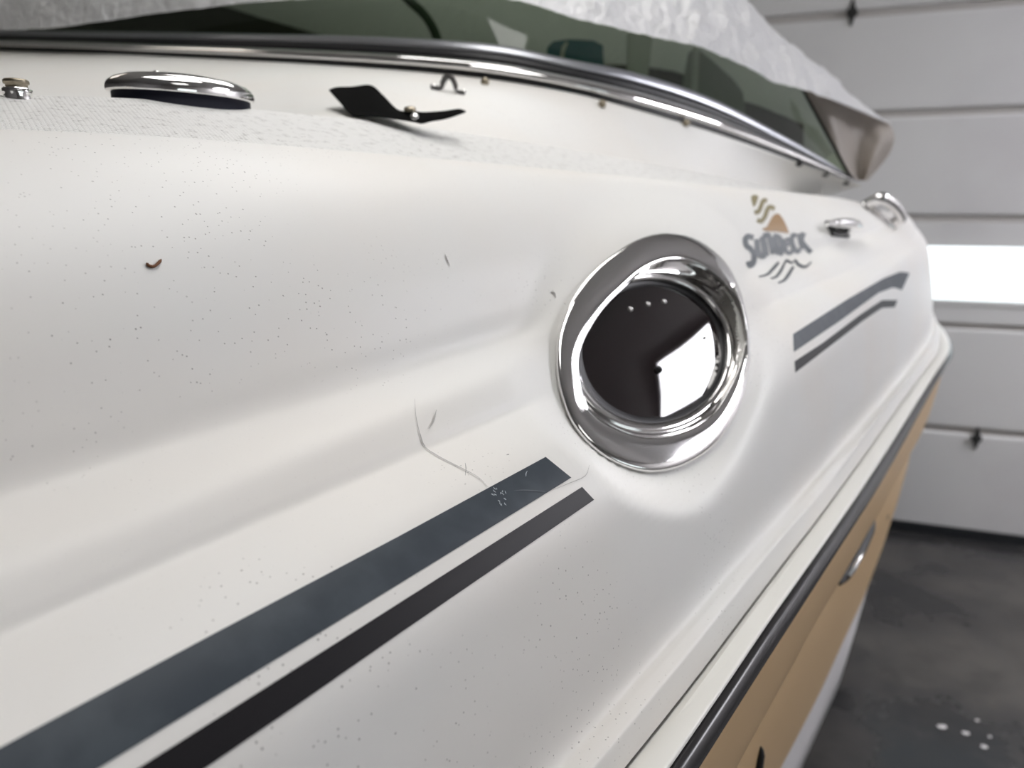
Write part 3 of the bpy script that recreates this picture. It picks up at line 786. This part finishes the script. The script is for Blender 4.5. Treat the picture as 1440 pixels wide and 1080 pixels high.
# the cap stands upright on the crown: seat it on the line of its visible foot
n = s.cross(t); n = n if n.z > 0 else -n
def disc(name, prof, seg, mt, parent, rib=0.0, depth=0.55):
    vs_ = []
    for k_, (r, h, rb) in enumerate(prof):
        for k in range(seg):
            a = 2*math.pi*k/seg; rr = r + (rib if (rb and k % 2) else 0.0)
            vs_.append(cen + s*(math.cos(a)*rr) + t*(math.sin(a)*rr*depth) + n*h)
    fs = grid_faces(len(prof), seg, close=True) + [tuple(range((len(prof)-1)*seg, len(prof)*seg))]
    return mesh(name, vs_, fs, mt, parent)
R = rad
cap = disc('deck_cap', [(R*0.97, .0088, 0), (R*1.05, .0090, 0), (R*1.065, .0105, 1), (R*1.07, .0135, 1), (R*1.06, .0170, 1), (R*1.035, .0200, 0), (R*.95, .0245, 0), (R*.78, .0285, 0), (R*.5, .0312, 0), (R*.25, .0322, 0), (R*.05, .0325, 0)], 240, M['chrome'], boat, rib=-0.0014)
tag(cap, label='low round chrome deck cap with ribbed rim')
disc('cap_gasket', [(R, -.020, 0), (R, .0088, 0), (R*.98, .0090, 0)], 96, M['navy'], cap)
knob('cap_screw', cen - s*R*0.42 - t*R*0.1 + n*0.030, n, 0.004, 0.0025, M['steel'], cap)
# small knurled snap post at the left
pb, _ = on_deck(25, 136, 0); print('POST', pb)
pz = proj(pb)[2]; px = pz/F
v, f_ = [], []
prof = [(18, -4), (18, 3), (19, 5), (19, 9), (16, 12), (14, 13), (14, 16), (16.5, 17), (16.5, 21), (14, 23), (4, 23.5)]
seg = 28
for r, h in prof:
    for k in range(seg):
        a = 2*math.pi*k/seg; rr = r*px*(0.95 if (k % 4 < 2 and 5 <= h <= 21) else 1.0)
        v.append(pb + Vector((math.cos(a)*rr, math.sin(a)*rr, h*px)))
pst = mesh('snap_post', v[:6*seg], grid_faces(6, seg, close=True), M['chrome'], boat)
mesh('post_cap', v[6*seg-seg:], grid_faces(len(prof)-5, seg, close=True) + [tuple(range((len(prof)-6)*seg, (len(prof)-5)*seg))], M['brass'], pst)
# eye strap under the windshield
def eye_strap():
    c, nn = on_deck(631, 128, 0); z = proj(c)[2]; k = z/F
    a = at(606, 122, z-0.004) ; b = at(654, 131, z-0.004)
    dx = (b-a).normalized(); upv = Vector((0, 0, 1)); vs_ = []
    pr = [(0, 0), (6, -1), (13, 0), (17, 8), (21, 17), (26, 20), (31, 18), (35, 9), (37, 0), (43, -1), (49, 0)]
    pts = spline3([a + dx*(u*k) + upv*(h*k*0.85) for u, h in pr], 40)
    wd = Vector((0, 0.012, 0))
    for i, p in enumerate(pts):
        t_ = i/39; w = 0.9*(1.0 if 0.25 < t_ < 0.8 else 1.25); th = 0.0036
        for q in ((-1, 1), (1, 1), (1, -1), (-1, -1)): vs_.append(p + wd*(q[0]*w*0.5) + upv*(q[1]*th*(1 if not (0.25 < t_ < 0.8) else 0.9)) + (dx*(-q[1]*th*(1 if t_ < 0.5 else -1)) if 0.25 < t_ < 0.75 else Vector()))
    o = mesh('eye_strap', vs_, grid_faces(40, 4, close=True) + [(0, 1, 2, 3), (156+3, 156+2, 156+1, 156)], M['steel'], boat, smooth=False)
    for q in (a + dx*(4*k), b - dx*(2*k)): knob('strap_screw', q + upv*0.003, Vector((0, -0.5, 0.85)), 0.0045, 0.0022, M['steel'], o)
eye_strap()
# cleat and grab handle further aft
def cleat(x0, y0, x1, y1, nm):
    a, na = on_deck(x0, y0, 0.0); b, nb = on_deck(x1, y1, 0.0)
    n = (na+nb).normalized(); dx = (b-a)
    c = (a+b)/2; L = dx.length/2; dx.normalize(); sd = n.cross(dx)
    bm = bmesh.new(); box_bm(bm, c + n*0.003, dx*L*0.6, sd*0.018, n*0.003, 0.002); base = bm_obj(nm, bm, M['black'], boat)  # black base and dark legs: shade under the horn put into the colour
    pts = [c + dx*(L*t_) + n*(0.032 - 0.010*abs(t_)**2) for t_ in (-1.15, -0.9, -0.5, 0, 0.5, 0.9, 1.15)]
    v, f_ = tube(pts, [0.004, 0.008, 0.0105, 0.0115, 0.0105, 0.008, 0.004], 12); mesh('horn', v, f_, M['chrome'], base)
    for t_ in (-0.35, 0.35):
        v, f_ = tube([c + dx*(L*t_), c + dx*(L*t_) + n*0.03], 0.008, 10); mesh('cleat_leg', v, f_, M['hinge'], base)
    return base
tag(cleat(1155, 321, 1196, 326, 'cleat'), label='small chrome cleat right of the SUNDECK logo')
def handle():
    zb_ = proj(on_deck(1252, 318, 0.0)[0])[2]; a = at(1231, 282, zb_-0.10); b = at(1260, 311, zb_); n = Vector((OX[0], OX[1], 0.55)).normalized()
    pts = [a - n*0.03, a + n*0.010, a.lerp(b, 0.1) + n*0.02, a.lerp(b, 0.5) + n*0.026, a.lerp(b, 0.9) + n*0.02, b + n*0.010, b - n*0.03]
    v, f_ = tube(spline3(pts, 30), 0.016, 12); o = mesh('grab_handle', v, f_, M['chrome'], boat)
    v, f_ = tube([a.lerp(b, -0.08) - n*0.012 + Vector((0,0,-0.014)), a.lerp(b, 1.05) - n*0.012+ Vector((0,0,-0.014))], 0.012, 10); mesh('handle_base', v, f_, M['chrome'], o)
    return o
tag(handle(), label='bright chrome handle at the far deck edge')
# slots on the tan hull: dark framed vent bars
def vent(x0, y0, x1, y1, w):
    P_ = []
    a, n = on_hull(x0, y0, 0.002); b, _ = on_hull(x1, y1, 0.002)
    if a is None or b is None: print('VENT MISS', x0, y0); return
    pts = [a.lerp(b, t_) + n*0.004*math.sin(math.pi*t_) for t_ in (0, .08, .2, .5, .8, .92, 1)]
    v, f_ = tube(pts, [w*0.3, w*0.75, w, w*1.05, w, w*0.75, w*0.3], 10); o = mesh('hull_vent', v, f_, M['black'], boat)
    sd = (b-a).normalized().cross(n)
    v, f_ = tube([q + n*(w*0.62) + (sd if sd.z > 0 else -sd)*(w*0.45) for q in pts[1:4]], [w*0.3, w*0.5, w*0.2], 8); mesh('vent_trim', v, f_, M['steel'], o)
vent(1179, 820, 1226, 730, 0.013); vent(1052, 1100, 1066, 1048, 0.007)
# strap on the deck (loose webbing), lying over the crown
def loose_strap():
    z = proj(on_deck(505, 168, 0)[0])[2]; print('STRAP z', z)
    def g(p): return (440 + p[0]/6.0, 90 + p[1]/6.0)
    topl = [(135,215),(200,195),(330,190),(490,178),(600,270),(720,385),(850,395),(930,405),(1100,395),(1230,378),(1290,395)]
    botl = [(137,222),(230,325),(330,430),(480,432),(620,450),(760,470),(850,485),(920,497),(1000,478),(1130,455),(1288,402)]
    zt = [z+.10, z+.11, z+.12, z+.12, z+.09, z+.06, z+.05, z+.05, z+.055, z+.06, z+.07]
    zb = [z+.095, z+.04, z, z+.002, z+.004, z+.008, z+.01, z+.01, z+.02, z+.03, z+.045]
    n = 50; A_, B_ = [], []
    ta = spline3([(g(p)[0], g(p)[1], q) for p, q in zip(topl, zt)], n); tb = spline3([(g(p)[0], g(p)[1], q) for p, q in zip(botl, zb)], n)
    fr, bk = [], []
    for a, b in zip(ta, tb):
        for k in range(4):
            q = a.lerp(b, k/3); p = at(q.x, q.y, q.z - 0.004*math.sin(math.pi*k/3)); fr.append(p); bk.append(p + Vector((0, 0.0025, -0.001)))
    N = len(fr); fs = grid_faces(n, 4) + [tuple(N+i for i in q[::-1]) for q in grid_faces(n, 4)]
    for i in range(n-1):
        fs += [(i*4, i*4+N, (i+1)*4+N, (i+1)*4), (i*4+3, (i+1)*4+3, (i+1)*4+3+N, i*4+3+N)]
    fs += [(0, 1, 1+N, N), (1, 2, 2+N, 1+N), (2, 3, 3+N, 2+N)]
    e = (n-1)*4; fs += [(e+1, e, e+N, e+1+N), (e+2, e+1, e+1+N, e+2+N), (e+3, e+2, e+2+N, e+3+N)]
    o = mesh('webbing_strap', fr+bk, fs, M['cloth'], None, smooth=False)
    tag(o, 'crumpled black webbing strap lying on the white deck', 'strap')
    x, y = g((858, 445)); knob('snap_button', at(x, y, z+0.012), Vector((0.1, -0.8, 0.6)), 0.0058, 0.003, M['steel'], o)
    x, y = g((820, 388)); knob('snap_ring', at(x, y, z+0.04), Vector((0, -0.3, 0.95)), 0.0085, 0.005, M['brass'], o)
loose_strap()
# dried curl of leaf stem
def leaf():
    pts = [(205,371),(209,375),(215,376),(220,373),(224,369),(226,366)]
    P3 = [on_deck(x, y, 0.0012)[0] for x, y in pts]
    v, f_ = tube(spline3(P3, 18), [0.0004]+[0.0011]*14+[0.0009, 0.0007, 0.0004], 8)
    o = mesh('leaf_stem', v, f_, mat('dry_leaf', (0.16, 0.06, 0.018), 0.7), None)
    tag(o, 'tiny curled brown leaf stem lying on the white deck', 'leaf stem')
leaf()
# scuffs: chewed chips on the grey stripe, scratch marks
def scuff(pts, w, m, n=10):
    stroke('scratch', pts, w, m, boat, off=0.0009, n=n, taper=lambda t: 0.3+0.7*math.sin(math.pi*t))
msc = mat('chipped_vinyl', (0.42, 0.47, 0.50), 0.6); mgs = mat('grey_scratch', (0.42, 0.41, 0.39), 0.6); mdk = mat('dark_scuff', (0.22, 0.21, 0.20), 0.6)
for k in range(16):
    x = 690 + rnd.random()*22; y = 683 + rnd.random()*26; a = rnd.uniform(0.3, 1.6); L = rnd.uniform(2.5, 6)
    scuff([(x, y), (x+L*0.5*math.cos(a)+rnd.uniform(-1, 1), y+L*0.5*math.sin(a)), (x+L*math.cos(a), y+L*math.sin(a))], rnd.uniform(0.7, 1.6), msc, 6)
scuff([(741,663),(739,667),(739,671)], 1.3, msc, 6)
scuff([(722,691),(735,690),(752,691),(766,692)], 1.6, mat('stripe_scratch', (0.09, 0.105, 0.12), 0.5))
scuff([(583,562),(585,590),(595,626),(612,640),(630,650),(650,660),(672,672),(686,686)], 1.1, mgs, 24)
scuff([(613,577),(609,592),(602,604)], 2.2, mgs); scuff([(590,610),(593,622),(597,628)], 1.8, mgs)
scuff([(654,652),(655,660),(654,670)], 1.0, mdk); scuff([(774,411),(779,413),(781,420)], 2.0, mdk); scuff([(625,358),(628,366),(632,375)], 1.4, mdk)
scuff([(776,690),(800,680),(822,670),(828,655)], 0.9, mgs); scuff([(712,641),(716,640)], 1.4, mdk, 5)

# ------------------------------------------------------------------ windshield
TOP = [(-420,40),(-200,41),(0,42),(200,45),(400,48),(550,52),(700,63),(800,83),(900,104),(1000,138),(1100,190),(1160,225),(1205,254)]
nf = 110
xs = [-420 + (1205+420)*i/(nf-1) for i in range(nf)]
def fr_line(t, push):
    out = []
    for x in xs:
        y0 = smo(f0y, x)+1; y1 = smo(TOP, x); z = smo(f0z, x)
        out.append(at(x, y0+(y1-y0)*t, z + 0.03*t - push))
    return out
def frame_strip(name, rows_, mt, parent):
    L = [fr_line(t, p_) for t, p_ in rows_]
    return loft(name, L, mt, parent, flip=True)
wf = frame_strip('windshield_frame', [(0.74, -0.02), (0.74, 0.004), (0.80, 0.007), (0.95, 0.006), (1.0, 0.002), (1.0, -0.02)], M['satin'], boat)
tag(wf, label='silver and black windshield frame along the deck')
frame_strip('frame_trim', [(0.10, -0.02), (0.11, 0.004), (0.18, 0.013), (0.30, 0.018), (0.42, 0.014), (0.50, 0.004), (0.50, -0.02)], M['chrome'], wf)
frame_strip('gasket', [(-0.02, -0.03), (0.0, 0.001), (0.06, 0.003), (0.13, 0.001), (0.16, -0.02)], M['black'], wf)
frame_strip('channel', [(0.46, -0.02), (0.49, 0.002), (0.62, 0.001), (0.75, 0.002), (0.78, -0.02)], M['black'], wf)
# glass, raked back
GT = [(-420,-150),(0,-120),(400,-95),(700,-60),(850,-20),(1000,40),(1080,85),(1128,118)]
ng = 60; gl = []; GFLIP = True
for i in range(ng):
    u = i/(ng-1); xb = -420 + (1200+420)*u; xt = -420 + (1128+420)*u
    b = at(xb, smo(TOP, xb), smo(f0z, xb)+0.030); tpt = at(xt, smo(GT, xt), smo(f0z, xb)+0.045)
    gl.append([b.lerp(tpt, k/5) for k in range(6)])
mesh('glass_pane', [p for c in gl for p in c], grid_faces(ng, 6, flip=GFLIP), M['glass'], wf)
v, f_ = tube([gl[-1][k] for k in range(6)], 0.010, 8); mesh('pillar', v, f_, M['black'], wf)
# snaps along the frame
for i, (x, y) in enumerate([(315,77),(682,115),(847,146),(965,173),(1068,206),(1124,229),(1161,244),(1190,256),(1213,266)]):
    p, nn = on_deck(x, y+2, 0.0)
    if p is None: continue
    z = proj(p)[2]; sc = 0.0075
    knob('snap_stud', at(x, y, z-0.004), (camP-p), sc*(1.35 if x > 1000 else 1.1), 0.012, M['hinge'] if x > 1000 else M['brass'], boat)

HEM = [(-420,55,2.50),(-200,50,2.16),(0,43,1.86),(70,40,1.76),(140,31,1.69),(220,19,1.63),(350,4,1.52),(480,-4,1.44),(620,-8,1.36),(700,-4,1.33),(760,8,1.33),(800,25,1.34),(860,39,1.37),(905,48,1.42),(960,61,1.48),(1000,71,1.54),(1050,95,1.63),(1085,115,1.71),(1125,124,1.80),(1165,138,1.90),(1215,157,2.05),(1250,174,2.15)]
RID = [(-420,-260,2.9),(-200,-250,2.6),(0,-240,2.3),(300,-220,1.95),(600,-190,1.75),(800,-130,1.75),(900,-95,1.80),(1000,-45,1.86),(1050,0,1.92),(1085,43,1.97),(1130,77,2.02),(1165,104,2.07),(1200,136,2.12),(1235,162,2.17),(1252,176,2.2)]
hy = [(p[0], p[1]) for p in HEM]; hz = [(p[0], p[2]-lin(p[0], F0OLD)+lin(min(p[0],1212), f0z)+(0 if p[0]<=1212 else lin(p[0],F0OLD)-2.02)) for p in HEM]
ry_ = [(p[0], p[1]) for p in RID]; rz_ = [(p[0], p[2]-lin(p[0], F0OLD)+lin(min(p[0],1212), f0z)+(0 if p[0]<=1212 else lin(p[0],F0OLD)-2.02)) for p in RID]
# ------------------------------------------------------------------ cockpit seen through the glass
ol = mat('cockpit_liner', (0.055, 0.053, 0.040), 0.7); pale = mat('pale_vinyl', (0.62, 0.64, 0.58), 0.5); teal = mat('teal_vinyl', (0.02, 0.14, 0.17), 0.4)
pts = [(-420,2.9,3.6),(0,2.9,3.4),(400,2.7,3.2),(800,2.6,3.0),(1000,2.6,2.9),(1130,2.6,2.8)]
back = []
for x, z0, z1 in pts: back.append([at(x, 230, z0), at(x, max(60, smo(ry_, x)+50), z1), at(x, smo(ry_, x)+25, z1)])
mesh('cockpit_liner', [p for c in back for p in c], grid_faces(len(pts), 3), ol, boat)
def panel(name, poly, z, th, mt, parent=None, bev=0.0):
    fr = [at(x, y, z if not isinstance(z, (list, tuple)) else z[i]) for i, (x, y) in enumerate(poly)]
    bk = [p + Vector((0, th, 0)) for p in fr]; n = len(poly)
    fs = [tuple(range(n)), tuple(range(n, 2*n))[::-1]] + [(i, i+n, (i+1) % n+n, (i+1) % n) for i in range(n)]
    return mesh(name, fr+bk, fs, mt, boat if parent is None else parent, smooth=False)
seat = panel('seat', [(768,100),(770,66),(778,58),(800,55),(835,57),(848,64),(850,105),(850,130),(768,130)], 2.06, 0.09, teal); tag(seat, label='teal seat back seen through the windshield')
panel('seat_piping', [(786,90),(790,66),(796,58),(799,60),(794,72),(791,92)], 2.05, 0.004, pale, seat)
panel('seat_post', [(884,140),(884,46),(918,46),(908,140)], 2.12, 0.04, pale)
panel('seat_post', [(972,150),(977,62),(984,62),(980,150)], 2.18, 0.02, pale)
panel('console', [(962,160),(978,66),(1000,84),(1030,110),(1045,130),(1050,170)], 2.24, 0.1, mat('console_grey', (0.30, 0.33, 0.29), 0.5))
v, f_ = tube(spline3([at(545,-30,1.9), at(575,0,1.9), at(600,25,1.92), at(615,55,1.95), at(618,90,1.98)], 16), 0.012, 8); mesh('cockpit_hose', v, f_, mat('dark_hose', (0.05, 0.09, 0.05), 0.5), boat)

# ------------------------------------------------------------------ plastic cover over the windshield
nc = 420; nr = 60; cv = []
for i in range(nc):
    u = i/(nc-1); xh = -420 + 1670*u; xr = -420 + 1672*u
    a = at(xh, lin(xh, hy), smo(hz, xh)-0.062); b = at(xr, smo(ry_, xr), smo(rz_, xr))
    for k in range(nr):
        t_ = k/(nr-1)
        if t_ <= 0.55:
            w = t_/0.55; p = a.lerp(b, w); bulge = math.sin(math.pi*w)
            d = (p-camP).normalized(); p = p - d*(0.03 + 0.16*(1-sstep(150, 650, xh)))*bulge
        else:
            w = (t_-0.55)/0.45; p = b + Vector((0.05*w, 1.1*w, -0.30*w*w))
        amp = 0.045*(0.25 + 0.75*min(1, k/3))*(1.0 if xh > 650 else 0.45)*(0.35 if xh > 1180 else 1.0)
        q = p*1.0
        nz = noise.noise(Vector((q.x*14, q.y*5, q.z*9)))*0.5 + abs(noise.noise(Vector((q.x*30+5, q.y*11, q.z*16))))*0.5 + noise.noise(Vector((q.x*60, q.y*30, q.z*34)))*0.18
        p = p + Vector((0, -0.6, 0.5))*(nz*amp)
        cv.append(p)
cover = mesh('plastic_cover', cv, grid_faces(nc, nr, flip=True), M['film'], None)
tag(cover, 'crumpled white plastic sheet draped over the windshield', 'cover')
flapm = film_mat('taupe_film', (0.40, 0.355, 0.31), 0.35); flapm.node_tree.nodes['Principled BSDF'].inputs['Roughness'].default_value = 0.55
LFT = [(1130,124),(1150,160),(1172,200),(1196,244),(1206,254)]
RGT = [(1251,174),(1258,192),(1252,214),(1236,236),(1220,254)]
fl_ = []
lp = spline3([(x, y, 2.09+0.09*i/4) for i, (x, y) in enumerate(LFT)], 16); rp = spline3([(x, y, 2.30-0.08*i/4) for i, (x, y) in enumerate(RGT)], 16)
for a, b in zip(lp, rp):
    for k in range(18):
        w = k/17; q = a.lerp(b, w); zz = q.z + 0.03*math.sin(w*9+a.y*0.02) + 0.012*noise.noise(Vector((q.x*0.09, q.y*0.05, 3)))
        fl_.append(at(q.x, q.y, zz))
mesh('side_flap', fl_, grid_faces(16, 18, flip=True), flapm, cover)
# paint drips on the floor
fl_obj = bpy.data.objects['floor']
for k, (x, y, rr) in enumerate(((1325,1022,0.013),(1358,1031,0.010),(1374,1013,0.006),(1384,1050,0.009),(1392,1036,0.005))):
    d = ray(x, y); p = Vector(tuple(d*(-H/d[2]))); p.z = 0.0
    vs_ = [p + Vector((math.cos(a_)*rr*1.3*(1+0.15*math.sin(3*a_+k)), math.sin(a_)*rr*(1+0.2*math.cos(2*a_+k)), 0.0005)) for a_ in [2*math.pi*i/16 for i in range(16)]]
    mesh('paint_drip', vs_ + [p + Vector((0, 0, 0.003))], [(i, (i+1) % 16, 16) for i in range(16)], M['white'], fl_obj)
# small fittings at the hull's far end
q, n_ = on_hull(1274, 676, 0.0)
if q is not None: knob('hull_knob', q, n_, 0.016, 0.022, M['tan'], boat)
q, n_ = on_hull(1246, 727, 0.0)
if q is not None: knob('hull_plug', q, n_, 0.012, 0.006, M['black'], boat)
